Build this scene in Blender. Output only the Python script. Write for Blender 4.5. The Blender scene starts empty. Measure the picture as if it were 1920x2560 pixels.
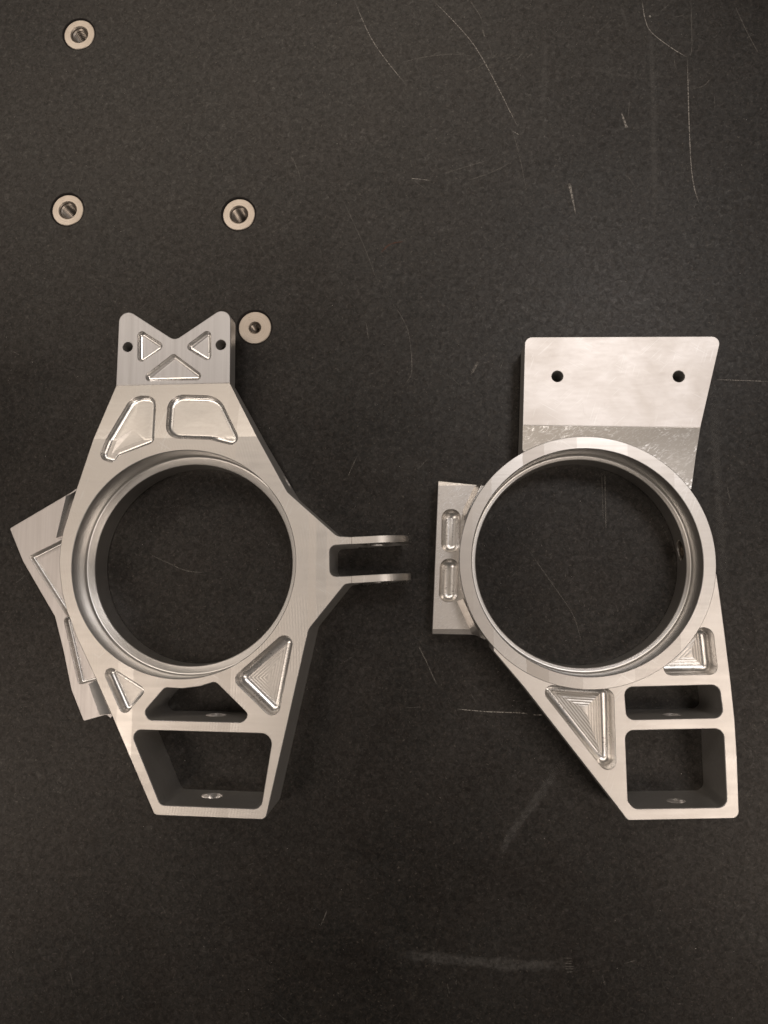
import bpy, bmesh, math, random
from mathutils import Vector, Matrix
from mathutils.geometry import delaunay_2d_cdt

random.seed(7)
scene = bpy.context.scene
MM = 0.001

# ------------------------------------------------------------------ camera
FPX, CX, CY = 1960.0, 960.0, 1280.0          # photo: 1920 x 2560
NX, NY = 1095.0, 1490.0                      # where straight down lies in the photo
D = 0.400                                    # lens height above the granite
_n = Vector((NX - CX, NY - CY, FPX)).normalized()      # down, in camera axes (x right, y down, z fwd)
_wx = (Vector((1, 0, 0)) - _n * _n.x).normalized()
_wz = -_n
_wy = _wz.cross(_wx)
# world = R * camvec
RW = Matrix((_wx, _wy, _wz))
cam_d = bpy.data.cameras.new('camera')
cam = bpy.data.objects.new('camera', cam_d)
scene.collection.objects.link(cam)
cx, cy, cz = RW @ Vector((1, 0, 0)), RW @ Vector((0, -1, 0)), RW @ Vector((0, 0, -1))
m = Matrix((cx, cy, cz)).transposed().to_4x4()
m.translation = Vector((0, 0, D))
cam.matrix_world = m
cam_d.sensor_fit = 'HORIZONTAL'
cam_d.sensor_width = 36.0
cam_d.lens = 36.0 * FPX / 1920.0
cam_d.clip_start = 0.01
cam_d.clip_end = 50
scene.camera = cam
scene.render.resolution_x = 768
scene.render.resolution_y = 1024

# ------------------------------------------------------------------ light
world = bpy.data.worlds.new('World')
scene.world = world
world.use_nodes = True
bg = world.node_tree.nodes['Background']
bg.inputs['Color'].default_value = (1.0, 0.90, 0.80, 1)
bg.inputs['Strength'].default_value = 0.085


def area_light(name, loc, target, sx, sy, power, col, shape='RECTANGLE'):
    l = bpy.data.lights.new(name, 'AREA')
    l.shape = shape
    l.size = sx
    if shape in ('RECTANGLE', 'ELLIPSE'):
        l.size_y = sy
    l.energy = power
    l.color = col
    o = bpy.data.objects.new(name, l)
    o.location = loc
    o.rotation_euler = (Vector(target) - Vector(loc)).to_track_quat('-Z', 'Y').to_euler()
    scene.collection.objects.link(o)
    return o


area_light('ceiling_lamp', (0.55, 0.80, 2.0), (0.02, 0.05, 0), 0.42, 0.42, 7.0, (1.0, 0.95, 0.93), 'DISK')
area_light('ceiling_tube', (-0.7, 1.75, 2.2), (0, 0, 0), 2.8, 0.6, 24, (1.0, 0.88, 0.76))
area_light('ceiling_tube', (1.3, -0.7, 2.2), (0, 0, 0), 0.6, 1.6, 13.5, (1.0, 0.87, 0.76))
area_light('ceiling_tube', (-1.5, -0.6, 2.2), (0, 0, 0), 0.6, 1.6, 11, (1.0, 0.86, 0.74))

vs = scene.view_settings
vs.view_transform = 'Standard'
vs.look = 'None'
vs.exposure = 0.0
vs.gamma = 1.0
vs.use_curve_mapping = False
scene.render.engine = 'CYCLES'

# ------------------------------------------------------------------ helpers


def px(u, v, z=0.0):
    """photo pixel -> world point on the plane (or surface) z"""
    d = RW @ Vector((u - CX, v - CY, FPX))
    zz = z if not callable(z) else 0.02
    for _ in range(12 if callable(z) else 1):
        t = (zz - D) / d.z
        p = Vector((d.x * t, d.y * t))
        if callable(z):
            zz = z(p.x, p.y)
    return Vector((p.x, p.y))


S5 = D / FPX          # metres per photo pixel near the table


def isect(a, b, c, d):
    r, s = b - a, d - c
    t = (c - a).cross(s) / r.cross(s)
    return a + r * t


def edges_poly(edges, z):
    """edges = [((u,v),(u,v)),...] straight pocket sides -> sharp corners"""
    E = [(px(*a, z), px(*b, z)) for a, b in edges]
    return [isect(*E[i - 1], *E[i]) for i in range(len(E))]


def area2(p):
    return sum(p[i - 1].x * p[i].y - p[i].x * p[i - 1].y for i in range(len(p))) / 2


def ccw(p):
    return p if area2(p) > 0 else list(reversed(p))


def rounded(pts, radii, n=10):
    """sharp polygon + radius per corner -> sampled polygon (ccw)"""
    if not isinstance(radii, (list, tuple)):
        radii = [radii] * len(pts)
    if area2(pts) < 0:
        pts = list(reversed(pts)); radii = list(reversed(radii))
    out = []
    N = len(pts)
    for i in range(N):
        p, a, b, r = pts[i], pts[i - 1], pts[(i + 1) % N], radii[i]
        if r <= 1e-7:
            out.append(p.copy()); continue
        da, db = (a - p).normalized(), (b - p).normalized()
        ang = da.angle(db)
        if ang > math.radians(176):
            out.append(p.copy()); continue
        t = r / math.tan(ang / 2)
        t = min(t, 0.48 * (a - p).length, 0.48 * (b - p).length) if True else t
        r2 = t * math.tan(ang / 2)
        c = p + (da + db).normalized() * (r2 / math.sin(ang / 2))
        s, e = p + da * t, p + db * t
        a0 = math.atan2(s.y - c.y, s.x - c.x)
        a1 = math.atan2(e.y - c.y, e.x - c.x)
        dl = (a1 - a0 + math.pi) % (2 * math.pi) - math.pi
        for k in range(n + 1):
            q = a0 + dl * k / n
            out.append(Vector((c.x + r2 * math.cos(q), c.y + r2 * math.sin(q))))
    return out


def densify(p, step):
    """add points along straight sides so a loop can follow a creased surface"""
    if not step:
        return p
    out = []
    for i in range(len(p)):
        a, b = p[i], p[(i + 1) % len(p)]
        n = max(1, int((b - a).length / step))
        out += [a + (b - a) * (k / n) for k in range(n)]
    return out


def inset(p, d):
    """vertex-normal offset of a ccw sampled polygon; d>0 goes inwards"""
    N = len(p)
    out = []
    for i in range(N):
        e1 = (p[i] - p[i - 1])
        e2 = (p[(i + 1) % N] - p[i])
        e1 = e1.normalized() if e1.length > 1e-9 else e2.normalized()
        e2 = e2.normalized() if e2.length > 1e-9 else e1
        n1, n2 = Vector((-e1.y, e1.x)), Vector((-e2.y, e2.x))
        n = (n1 + n2)
        n = n.normalized() if n.length > 1e-6 else n1
        c = max(0.35, n.dot(n1))
        out.append(p[i] + n * (d / c))
    return out


def miter(p, d):
    p = ccw(p)
    N = len(p)
    L = []
    for i in range(N):
        a, b = p[i], p[(i + 1) % N]
        e = (b - a).normalized()
        n = Vector((-e.y, e.x))
        L.append((a + n * d, b + n * d))
    return [isect(*L[i - 1], *L[i]) for i in range(N)]


def circle(c, r, n=64):
    return [Vector((c.x + r * math.cos(2 * math.pi * k / n), c.y + r * math.sin(2 * math.pi * k / n))) for k in range(n)]


def inside(q, poly):
    r = False
    j = len(poly) - 1
    for i in range(len(poly)):
        a, b = poly[i], poly[j]
        if (a.y > q.y) != (b.y > q.y) and q.x < (b.x - a.x) * (q.y - a.y) / (b.y - a.y) + a.x:
            r = not r
        j = i
    return r


def cdt(outer, holes, lines=()):
    K = 1000.0
    V, E = [], []
    for loop in [outer] + list(holes):
        b = len(V)
        V += [Vector((q.x * K, q.y * K)) for q in loop]
        E += [(b + i, b + (i + 1) % len(loop)) for i in range(len(loop))]
    for a, c in lines:
        b = len(V)
        V += [a * K, c * K]; E.append((b, b + 1))
    v, e, f, *_ = delaunay_2d_cdt(V, E, [], 0, 1e-5)
    v = [q / K for q in v]
    tris = []
    for t in f:
        c = (v[t[0]] + v[t[1]] + v[t[2]]) / 3
        if inside(c, outer) and not any(inside(c, h) for h in holes):
            tris.append(t)
    return v, tris


class MB:
    def __init__(s):
        s.v, s.f, s.m = [], [], []

    def ring(s, pts):
        b = len(s.v)
        s.v += pts
        return list(range(b, b + len(pts)))

    def bridge(s, a, b, mi=0):
        n = len(a)
        for i in range(n):
            s.f.append((a[i], a[(i + 1) % n], b[(i + 1) % n], b[i])); s.m.append(mi)

    def face(s, idx, mi=0):
        s.f.append(tuple(idx)); s.m.append(mi)

    def build(s, name, mats, parent=None, origin=None, smooth=18, weld=True):
        me = bpy.data.meshes.new(name)
        bm = bmesh.new()
        off = Vector(origin) if origin is not None else (parent.location.copy() if parent else Vector((0, 0, 0)))
        if parent is not None and parent.parent is not None:
            off_par = wloc(parent)
        else:
            off_par = parent.location.copy() if parent else Vector((0, 0, 0))
        vs_ = [bm.verts.new(Vector(p) - off) for p in s.v]
        for f, mi in zip(s.f, s.m):
            if len(set(f)) < 3:
                continue
            try:
                fc = bm.faces.new([vs_[i] for i in f]); fc.material_index = mi
            except ValueError:
                pass
        loose = [v for v in bm.verts if not v.link_faces]
        bmesh.ops.delete(bm, geom=loose, context='VERTS')
        if weld:
            bmesh.ops.remove_doubles(bm, verts=bm.verts, dist=2e-6)
            bmesh.ops.recalc_face_normals(bm, faces=bm.faces)
        bm.to_mesh(me); bm.free()
        for p in me.polygons:
            p.use_smooth = True
        me.set_sharp_from_angle(angle=math.radians(smooth))
        mats = mats if isinstance(mats, (list, tuple)) else [mats]
        for mt in mats:
            me.materials.append(mt)
        o = bpy.data.objects.new(name, me)
        scene.collection.objects.link(o)
        if parent is not None:
            o.parent = parent
        o.location = off - off_par
        return o


def wloc(o):
    l = o.location.copy()
    while o.parent:
        o = o.parent
        l += o.location
    return l


def thing(name, label, cat, loc, group=None):
    o = bpy.data.objects.new(name, None)
    o.empty_display_size = 0.02
    o.location = loc
    o['label'] = label
    o['category'] = cat
    if group:
        o['group'] = group
    scene.collection.objects.link(o)
    return o


def const(z):
    return lambda x, y: z


def milled(outline, zt, zb, holes=(), pockets=(), ch=0.3 * MM, lines=(), zb_hole=0.0, mb=None):
    """2.5D machined block. outline: ccw sampled polygon. zt: top height function.
    holes: list of (loop, material index). pockets: dicts sharp, r, zf, rb, step, scal"""
    mb = mb or MB()
    zbf = zb if callable(zb) else const(zb)
    outline = ccw(outline)
    o_in = inset(outline, ch)
    P3 = lambda p, z: Vector((p.x, p.y, z))
    r0 = mb.ring([P3(p, zt(p.x, p.y)) for p in o_in])
    r1 = mb.ring([P3(p, zt(p.x, p.y) - ch) for p in outline])
    r2 = mb.ring([P3(p, zbf(p.x, p.y)) for p in outline])
    mb.bridge(r0, r1, 2); mb.bridge(r1, r2, 1)
    rims, thru = [], []
    for loop, mi in holes:
        loop = ccw(loop)
        rim = inset(loop, -ch)
        rims.append(rim); thru.append(loop)
        a = mb.ring([P3(p, zt(p.x, p.y)) for p in rim])
        b = mb.ring([P3(p, zt(p.x, p.y) - ch) for p in loop])
        c = mb.ring([P3(p, zb_hole) for p in loop])
        mb.bridge(a, b, 2); mb.bridge(b, c, mi)
    for pk in pockets:
        sharp, rad = pk['sharp'], pk['r']
        if area2(sharp) < 0:
            sharp = list(reversed(sharp))
            rad = list(reversed(rad)) if isinstance(rad, list) else rad
        rb = pk['rb']
        loop = densify(rounded(sharp, rad, 10), pk.get('dense', 0))
        zf = pk['zf'] if callable(pk['zf']) else const(pk['zf'])
        rim = inset(loop, -0.12 * MM)
        rims.append(rim)
        prev = mb.ring([P3(p, zt(p.x, p.y)) for p in rim])
        cur = mb.ring([P3(p, max(zt(p.x, p.y) - 0.12 * MM, zf(p.x, p.y))) for p in loop])
        mb.bridge(prev, cur, 2)
        prev = cur
        NF = 9
        for k in range(NF + 1):
            a = math.pi / 2 * k / NF
            ins = rb * (1 - math.cos(a)) * 0.985
            h = rb * (1 - math.sin(a))
            q = inset(loop, ins)
            cur = mb.ring([P3(p, min(zf(p.x, p.y) + h, zt(l.x, l.y) - 0.12 * MM)) for p, l in zip(q, loop)])
            mb.bridge(prev, cur, 3)
            prev = cur
        # floor: offset tool-path ridges
        fl = pk.get('floor') or miter(sharp, rb * 0.985)
        if area2(fl) > 0:
            step, sc = pk.get('step', 0.9 * MM), pk.get('scal', 0.04 * MM)
            d = -0.15 * MM
            rp = None
            A0 = area2(fl)
            k = 0
            last = None
            dn = pk.get('dense', 0)
            cnt = [max(1, int((fl[(i + 1) % len(fl)] - fl[i]).length / dn)) if dn else 1 for i in range(len(fl))]
            while k < 120:
                q = miter(fl, d)
                A = area2(q)
                if A < 0.004 * A0 or (last is not None and A >= last):
                    break
                ok = all((q[i] - q[i - 1]).dot(fl[i] - fl[i - 1]) > 0 for i in range(len(q)))
                if not ok:
                    break
                last = A
                dz = -0.05 * MM if k == 0 else (sc if k % 2 == 0 else 0.0)
                if dn:
                    q = [q[i] + (q[(i + 1) % len(q)] - q[i]) * (j / cnt[i]) for i in range(len(q)) for j in range(cnt[i])]
                cur = mb.ring([P3(p, zf(p.x, p.y) + dz) for p in q])
                if rp:
                    mb.bridge(rp, cur, 4)
                rp = cur
                d += step / 2 if k else 0.15 * MM
                k += 1
            if rp:
                c = sum((mb.v[i] for i in rp), Vector()) / len(rp)
                ci = len(mb.v); mb.v.append(c)
                for i in range(len(rp)):
                    mb.face((rp[i], rp[(i + 1) % len(rp)], ci), 4)
    v, t = cdt(o_in, rims, lines)
    b = len(mb.v)
    mb.v += [P3(q, zt(q.x, q.y)) for q in v]
    for f in t:
        mb.face([b + i for i in f], 0)
    v, t = cdt(outline, thru)
    b = len(mb.v)
    for q in v:
        z = zbf(q.x, q.y)
        for h in thru:
            if any((q - hh).length < 1e-6 for hh in h):
                z = zb_hole
        mb.v.append(P3(q, z))
    for f in t:
        mb.face([b + i for i in f], 1)
    return mb


def lathe(profile, c, n=128, mb=None, mi=0, closed=True):
    """profile [(r, z)] round the vertical axis at c"""
    mb = mb or MB()
    rings = [mb.ring([Vector((c.x + r * math.cos(2 * math.pi * k / n), c.y + r * math.sin(2 * math.pi * k / n), z)) for k in range(n)]) for r, z in profile]
    for i in range(len(rings) - (0 if closed else 1)):
        mb.bridge(rings[i], rings[(i + 1) % len(rings)], mi)
    return mb


def cylinder_between(a, b, r, n=40):
    mb = MB()
    a, b = Vector(a), Vector(b)
    d = (b - a).normalized()
    u = d.orthogonal().normalized(); w = d.cross(u)
    R = [mb.ring([p + (u * math.cos(2 * math.pi * k / n) + w * math.sin(2 * math.pi * k / n)) * r for k in range(n)]) for p in (a, b)]
    mb.bridge(R[0], R[1])
    mb.face(R[0]); mb.face(list(reversed(R[1])))
    return mb


def cut(o, cutters, mi=0):
    """subtract cylinders from a part for good"""
    tmp = []
    for a, b, r in cutters:
        c = cylinder_between(a, b, r).build('cutter', [M_EDGE])
        md = o.modifiers.new('cut', 'BOOLEAN'); md.object = c; md.operation = 'DIFFERENCE'; md.solver = 'EXACT'; md.material_mode = 'TRANSFER'
        tmp.append(c)
    bpy.context.view_layer.update()
    dg = bpy.context.evaluated_depsgraph_get()
    me = bpy.data.meshes.new_from_object(o.evaluated_get(dg))
    old = o.data
    o.modifiers.clear()
    o.data = me
    bpy.data.meshes.remove(old)
    for c in tmp:
        mm_ = c.data
        bpy.data.objects.remove(c); bpy.data.meshes.remove(mm_)
    me.name = o.name
    for p in me.polygons:
        p.use_smooth = True
    me.set_sharp_from_angle(angle=math.radians(18))


# ------------------------------------------------------------------ materials
class NT:
    def __init__(s, name):
        s.mat = bpy.data.materials.new(name)
        s.mat.use_nodes = True
        s.t = s.mat.node_tree
        s.b = s.t.nodes['Principled BSDF']
        s.out = s.t.nodes['Material Output']

    def n(s, typ, **kw):
        nd = s.t.nodes.new(typ)
        for k, v in kw.items():
            if hasattr(nd, k) and k not in nd.inputs:
                setattr(nd, k, v)
            else:
                nd.inputs[k].default_value = v
        return nd

    def l(s, a, b):
        s.t.links.new(a, b)

    def math(s, op, a, b=None, clamp=False):
        nd = s.t.nodes.new('ShaderNodeMath'); nd.operation = op; nd.use_clamp = clamp
        for i, q in enumerate((a, b)):
            if q is None:
                continue
            if isinstance(q, (int, float)):
                nd.inputs[i].default_value = q
            else:
                s.l(q, nd.inputs[i])
        return nd.outputs[0]

    def mix(s, fac, a, b):
        nd = s.t.nodes.new('ShaderNodeMix'); nd.data_type = 'RGBA'
        for i, q in ((0, fac), (6, a), (7, b)):
            if isinstance(q, (int, float, tuple)):
                nd.inputs[i].default_value = q
            else:
                s.l(q, nd.inputs[i])
        return nd.outputs[2]

    def ramp(s, fac, stops, interp='LINEAR'):
        nd = s.t.nodes.new('ShaderNodeValToRGB')
        nd.color_ramp.interpolation = interp
        e = nd.color_ramp.elements
        while len(e) < len(stops):
            e.new(0.5)
        for el, (p, c) in zip(e, stops):
            el.position = p
            el.color = (c, c, c, 1) if isinstance(c, (int, float)) else c
        s.l(fac, nd.inputs[0])
        return nd.outputs[0]

    def noise(s, vec, scale, detail=3, rough=0.55, dist=0.0):
        nd = s.t.nodes.new('ShaderNodeTexNoise')
        nd.inputs['Scale'].default_value = scale
        nd.inputs['Detail'].default_value = detail
        nd.inputs['Roughness'].default_value = rough
        nd.inputs['Distortion'].default_value = dist
        if vec is not None:
            s.l(vec, nd.inputs['Vector'])
        return nd.outputs['Fac']

    def mapping(s, vec, scale=(1, 1, 1), rot=(0, 0, 0), loc=(0, 0, 0)):
        nd = s.t.nodes.new('ShaderNodeMapping')
        nd.inputs['Scale'].default_value = scale
        nd.inputs['Rotation'].default_value = rot
        nd.inputs['Location'].default_value = loc
        s.l(vec, nd.inputs['Vector'])
        return nd.outputs[0]


def aluminium(name, rough=0.34, col=(0.80, 0.775, 0.745), angle=0.0, lines=900.0, stretch=0.03, bump=0.10,
              turned=False, stain=0.10, rvar=0.10, bands=None, aniso=0.0, swirl=0.0, streak=0.16, scuff=0.0, chatter=0.0):
    """bare milled aluminium: fine cutter lines along 'angle', faint oil staining"""
    s = NT(name)
    tc = s.n('ShaderNodeTexCoord').outputs['Object']
    if turned:
        ln = s.n('ShaderNodeVectorMath', operation='LENGTH')
        s.l(s.mapping(tc, scale=(1, 1, 0)), ln.inputs[0])
        sep = s.n('ShaderNodeSeparateXYZ'); s.l(tc, sep.inputs[0])
        cb = s.n('ShaderNodeCombineXYZ')
        s.l(ln.outputs['Value'], cb.inputs[0])
        s.l(s.math('MULTIPLY', sep.outputs[2], 1.0), cb.inputs[1])
        lv = s.mapping(cb.outputs[0], scale=(1, 1, 1))
        fine = s.noise(lv, lines, 2)
    else:
        lv = s.mapping(s.mapping(tc, rot=(0, 0, angle)), scale=(stretch, 1, stretch))
        fine = s.noise(lv, lines, 2)
    broad = s.noise(tc, 38, 4, 0.6, 0.4)
    blot = s.noise(s.mapping(tc, loc=(3.1, 1.7, 0)), 160, 4, 0.65, 0.8)
    # colour: oil film and handling marks
    st = s.ramp(broad, [(0.38, 0.0), (0.72, 1.0)])
    c = s.mix(s.math('MULTIPLY', st, stain * 2.2, True), (*col, 1), (col[0] * 0.80, col[1] * 0.77, col[2] * 0.73, 1))
    sp = s.ramp(blot, [(0.58, 0.0), (0.75, 1.0)])
    c = s.mix(s.math('MULTIPLY', sp, stain), c, (col[0] * 0.72, col[1] * 0.69, col[2] * 0.66, 1))
    stk = s.ramp(fine, [(0.25, 0.0), (0.75, 1.0)])
    c = s.mix(s.math('MULTIPLY', stk, streak), c, (col[0] * 0.62, col[1] * 0.60, col[2] * 0.58, 1))
    if scuff > 0:
        for i, an in enumerate((0.55, -0.75, 1.9)):
            hv = s.mapping(s.mapping(tc, rot=(0, 0, an), loc=(0.37 * i, 0.11 * i, 0)), scale=(0.035, 1, 0.035))
            hl = s.ramp(s.noise(hv, 1500, 1), [(0.64, 0.0), (0.70, 1.0)])
            msk = s.ramp(s.noise(s.mapping(tc, loc=(i * 2.3, 4, 0)), 55, 2), [(0.50, 0.0), (0.62, 1.0)])
            c = s.mix(s.math('MULTIPLY', s.math('MULTIPLY', hl, msk), scuff), c, (0.96, 0.95, 0.93, 1))
    if chatter > 0:
        ck = s.ramp(s.noise(s.mapping(tc, scale=(0.5, 1.6, 1)), 1100, 2, 0.6), [(0.58, 0.0), (0.66, 1.0)])
        cm = s.ramp(s.noise(s.mapping(tc, loc=(6, 1, 2)), 95, 2), [(0.52, 0.0), (0.62, 1.0)])
        c = s.mix(s.math('MULTIPLY', s.math('MULTIPLY', ck, cm), chatter), c, (0.13, 0.12, 0.11, 1))
    bandfac = None
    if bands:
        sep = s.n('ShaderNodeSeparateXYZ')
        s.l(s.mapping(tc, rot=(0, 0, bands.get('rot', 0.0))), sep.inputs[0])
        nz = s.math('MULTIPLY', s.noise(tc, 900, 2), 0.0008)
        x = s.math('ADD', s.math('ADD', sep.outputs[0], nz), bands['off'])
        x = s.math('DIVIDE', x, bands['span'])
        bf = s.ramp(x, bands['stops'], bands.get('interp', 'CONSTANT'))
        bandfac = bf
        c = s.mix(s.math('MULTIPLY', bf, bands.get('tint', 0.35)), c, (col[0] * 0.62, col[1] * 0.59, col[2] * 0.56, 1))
    s.l(c, s.b.inputs['Base Color'])
    s.b.inputs['Metallic'].default_value = 1.0
    r = s.math('ADD', s.math('MULTIPLY', fine, rvar), rough - rvar * 0.5)
    r = s.math('ADD', r, s.math('MULTIPLY', broad, 0.10))
    if bandfac is not None:
        r = s.math('ADD', r, s.math('MULTIPLY', s.math('SUBTRACT', bandfac, 0.5), bands.get('amp', 0.2)))
    s.l(r, s.b.inputs['Roughness'])
    s.b.inputs['Anisotropic'].default_value = aniso
    h = fine
    if swirl > 0:
        # overlapping cutter arcs
        wv = s.n('ShaderNodeTexWave', wave_type='RINGS', rings_direction='Z')
        wv.inputs['Scale'].default_value = 230
        wv.inputs['Distortion'].default_value = 0.4
        wv.inputs['Detail'].default_value = 1
        s.l(s.mapping(tc, loc=(0.31, 0.05, 0)), wv.inputs['Vector'])
        mk = s.ramp(s.noise(tc, 30, 2), [(0.50, 0.0), (0.62, 1.0)])
        sw = s.math('MULTIPLY', wv.outputs['Fac'], mk)
        h = s.math('ADD', h, s.math('MULTIPLY', sw, swirl * 1.1))
    bp = s.n('ShaderNodeBump')
    bp.inputs['Strength'].default_value = bump
    bp.inputs['Distance'].default_value = 0.0004
    s.l(h, bp.inputs['Height'])
    s.l(bp.outputs[0], s.b.inputs['Normal'])
    return s.mat


def rough_milled(name, dark=(0.35, 0.325, 0.295), lite=(0.95, 0.93, 0.92), lo=0.52):
    """torn, re-cut surface with smeared bright patches"""
    s = NT(name)
    tc = s.n('ShaderNodeTexCoord').outputs['Object']
    wv = s.mapping(s.mapping(tc, rot=(0, 0, -0.5)), scale=(0.35, 1, 1))
    a = s.noise(wv, 520, 4, 0.75, 2.2)
    b = s.noise(s.mapping(tc, loc=(2, 5, 0)), 60, 3, 0.6, 0.8)
    pt = s.math('MULTIPLY', s.ramp(a, [(lo, 0.0), (lo + 0.12, 1.0)]), s.ramp(b, [(0.40, 0.15), (0.60, 1.0)]))
    c = s.mix(pt, (*dark, 1), (*lite, 1))
    dk = s.math('MULTIPLY', s.ramp(s.noise(wv, 900, 3, 0.7, 1.0), [(0.30, 1.0), (0.42, 0.0)]), 0.5)
    c = s.mix(dk, c, (0.42, 0.39, 0.37, 1))
    s.l(c, s.b.inputs['Base Color'])
    s.b.inputs['Metallic'].default_value = 1
    bp = s.n('ShaderNodeBump'); bp.inputs['Strength'].default_value = 0.10; bp.inputs['Distance'].default_value = 0.0006
    s.l(a, bp.inputs['Height']); s.l(bp.outputs[0], s.b.inputs['Normal'])
    s.l(s.math('SUBTRACT', 0.42, s.math('MULTIPLY', pt, 0.14)), s.b.inputs['Roughness'])
    return s.mat


def granite():
    s = NT('black_granite')
    tc = s.n('ShaderNodeTexCoord').outputs['Object']
    sp = s.noise(tc, 430, 4, 0.8, 1.2)
    sp2 = s.noise(s.mapping(tc, loc=(5, 2, 0)), 820, 2, 0.6, 0.5)
    cl = s.noise(tc, 11, 5, 0.65, 0.6)
    hue = s.noise(s.mapping(tc, loc=(1, 9, 0)), 26, 4, 0.6, 0.5)
    base = s.mix(s.ramp(hue, [(0.38, 0.0), (0.62, 1.0)]), (0.0024, 0.0023, 0.0020, 1), (0.0044, 0.0031, 0.0023, 1))
    base = s.mix(s.ramp(sp, [(0.48, 0.0), (0.70, 1.0)]), base, (0.021, 0.0165, 0.013, 1))
    base = s.mix(s.ramp(sp2, [(0.63, 0.0), (0.74, 0.75)]), base, (0.075, 0.064, 0.054, 1))
    dk = s.ramp(s.noise(s.mapping(tc, loc=(8, 3, 0)), 560, 3, 0.6), [(0.28, 1.0), (0.40, 0.0)])
    base = s.mix(dk, base, (0.003, 0.003, 0.003, 1))
    s.l(base, s.b.inputs['Base Color'])
    r = s.math('ADD', s.math('MULTIPLY', cl, 0.26), 0.24)
    s.l(s.math('ADD', r, s.math('MULTIPLY', sp, 0.12)), s.b.inputs['Roughness'])
    fl = s.ramp(s.noise(s.mapping(tc, loc=(4, 7, 0)), 400, 3, 0.75, 1.0), [(0.34, 0.30), (0.50, 0.44), (0.62, 0.56), (0.74, 0.85)])
    s.l(s.math('MULTIPLY', fl, s.ramp(cl, [(0.3, 0.75), (0.7, 1.1)])), s.b.inputs['Specular IOR Level'])
    s.b.inputs['Specular Tint'].default_value = (1.0, 0.95, 0.90, 1)
    bp = s.n('ShaderNodeBump'); bp.inputs['Strength'].default_value = 0.10; bp.inputs['Distance'].default_value = 0.0002
    s.l(s.noise(tc, 700, 4, 0.7), bp.inputs['Height']); s.l(bp.outputs[0], s.b.inputs['Normal'])
    return s.mat


def mark_mat(name, col, alpha, scale=700, lo=0.35, hi=0.6):
    """broken, powdery rub mark left on the granite"""
    s = NT(name)
    tc = s.n('ShaderNodeTexCoord').outputs['Object']
    nz = s.noise(tc, scale, 3, 0.7)
    s.b.inputs['Base Color'].default_value = (*col, 1)
    s.b.inputs['Roughness'].default_value = 0.7
    s.b.inputs['Specular IOR Level'].default_value = 0.2
    at = s.n('ShaderNodeAttribute', attribute_name='fade')
    a = s.math('MULTIPLY', s.ramp(nz, [(lo, 0.0), (hi, 1.0)]), alpha)
    a = s.math('MULTIPLY', a, at.outputs['Fac'])
    s.l(a, s.b.inputs['Alpha'])
    return s.mat


def simple(name, col, rough, metal=0.0, nscale=300, var=0.3):
    s = NT(name)
    tc = s.n('ShaderNodeTexCoord').outputs['Object']
    nz = s.noise(tc, nscale, 4, 0.65)
    s.l(s.mix(nz, tuple(q * (1 - var) for q in col) + (1,), tuple(min(1, q * (1 + var)) for q in col) + (1,)), s.b.inputs['Base Color'])
    s.b.inputs['Roughness'].default_value = rough
    s.b.inputs['Metallic'].default_value = metal
    bp = s.n('ShaderNodeBump'); bp.inputs['Strength'].default_value = 0.15; bp.inputs['Distance'].default_value = 0.0002
    s.l(nz, bp.inputs['Height']); s.l(bp.outputs[0], s.b.inputs['Normal'])
    return s.mat


H = 31 * MM            # height of the bearing faces above the granite

M_GRANITE = granite()
M_SIDE = aluminium('milled_side_aluminium', rough=0.42, lines=700, stretch=1.0, bump=0.05, stain=0.25, col=(0.78, 0.765, 0.745))
M_EDGE = aluminium('deburred_edge_aluminium', rough=0.26, lines=900, bump=0.05, col=(0.90, 0.885, 0.87))
M_BALL = aluminium('ball_milled_aluminium', rough=0.24, lines=700, stretch=0.6, bump=0.04, col=(0.86, 0.84, 0.82), rvar=0.10, streak=0.2, chatter=0.8)
M_FLOOR = aluminium('pocket_floor_aluminium', rough=0.36, lines=800, stretch=0.5, bump=0.05, col=(0.80, 0.765, 0.725), streak=0.25, stain=0.2)
M_TURN = aluminium('turned_aluminium', rough=0.31, turned=True, lines=1600, bump=0.05, stain=0.06, col=(0.80, 0.78, 0.755), streak=0.25)
M_BORE = aluminium('bored_aluminium', rough=0.30, turned=True, lines=1200, bump=0.05, stain=0.1, col=(0.74, 0.725, 0.705), streak=0.25)
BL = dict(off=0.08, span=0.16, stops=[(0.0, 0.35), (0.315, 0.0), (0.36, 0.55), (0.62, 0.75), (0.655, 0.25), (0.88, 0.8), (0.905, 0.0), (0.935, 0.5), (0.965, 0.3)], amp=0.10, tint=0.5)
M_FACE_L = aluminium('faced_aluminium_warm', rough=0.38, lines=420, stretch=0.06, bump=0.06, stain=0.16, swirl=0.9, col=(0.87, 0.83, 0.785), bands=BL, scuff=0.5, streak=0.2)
M_TAB_L = aluminium('faced_aluminium_grey', rough=0.42, lines=620, angle=math.pi / 2, stretch=0.03, bump=0.10, stain=0.06, col=(0.60, 0.59, 0.595), streak=0.4)
M_WING = aluminium('fine_milled_aluminium', rough=0.40, lines=620, angle=math.pi / 2, stretch=0.03, bump=0.10, stain=0.08, col=(0.74, 0.70, 0.68), streak=0.35)
M_TAB_R = aluminium('bright_faced_aluminium', rough=0.43, lines=700, stretch=0.25, bump=0.02, stain=0.26, col=(0.82, 0.778, 0.75), swirl=0.35, streak=0.12, scuff=0.4, rvar=0.05)
M_FRAME_R = aluminium('frame_faced_aluminium', rough=0.40, lines=420, stretch=0.10, bump=0.04, stain=0.16, col=(0.86, 0.815, 0.77), streak=0.12, scuff=0.3)
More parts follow.
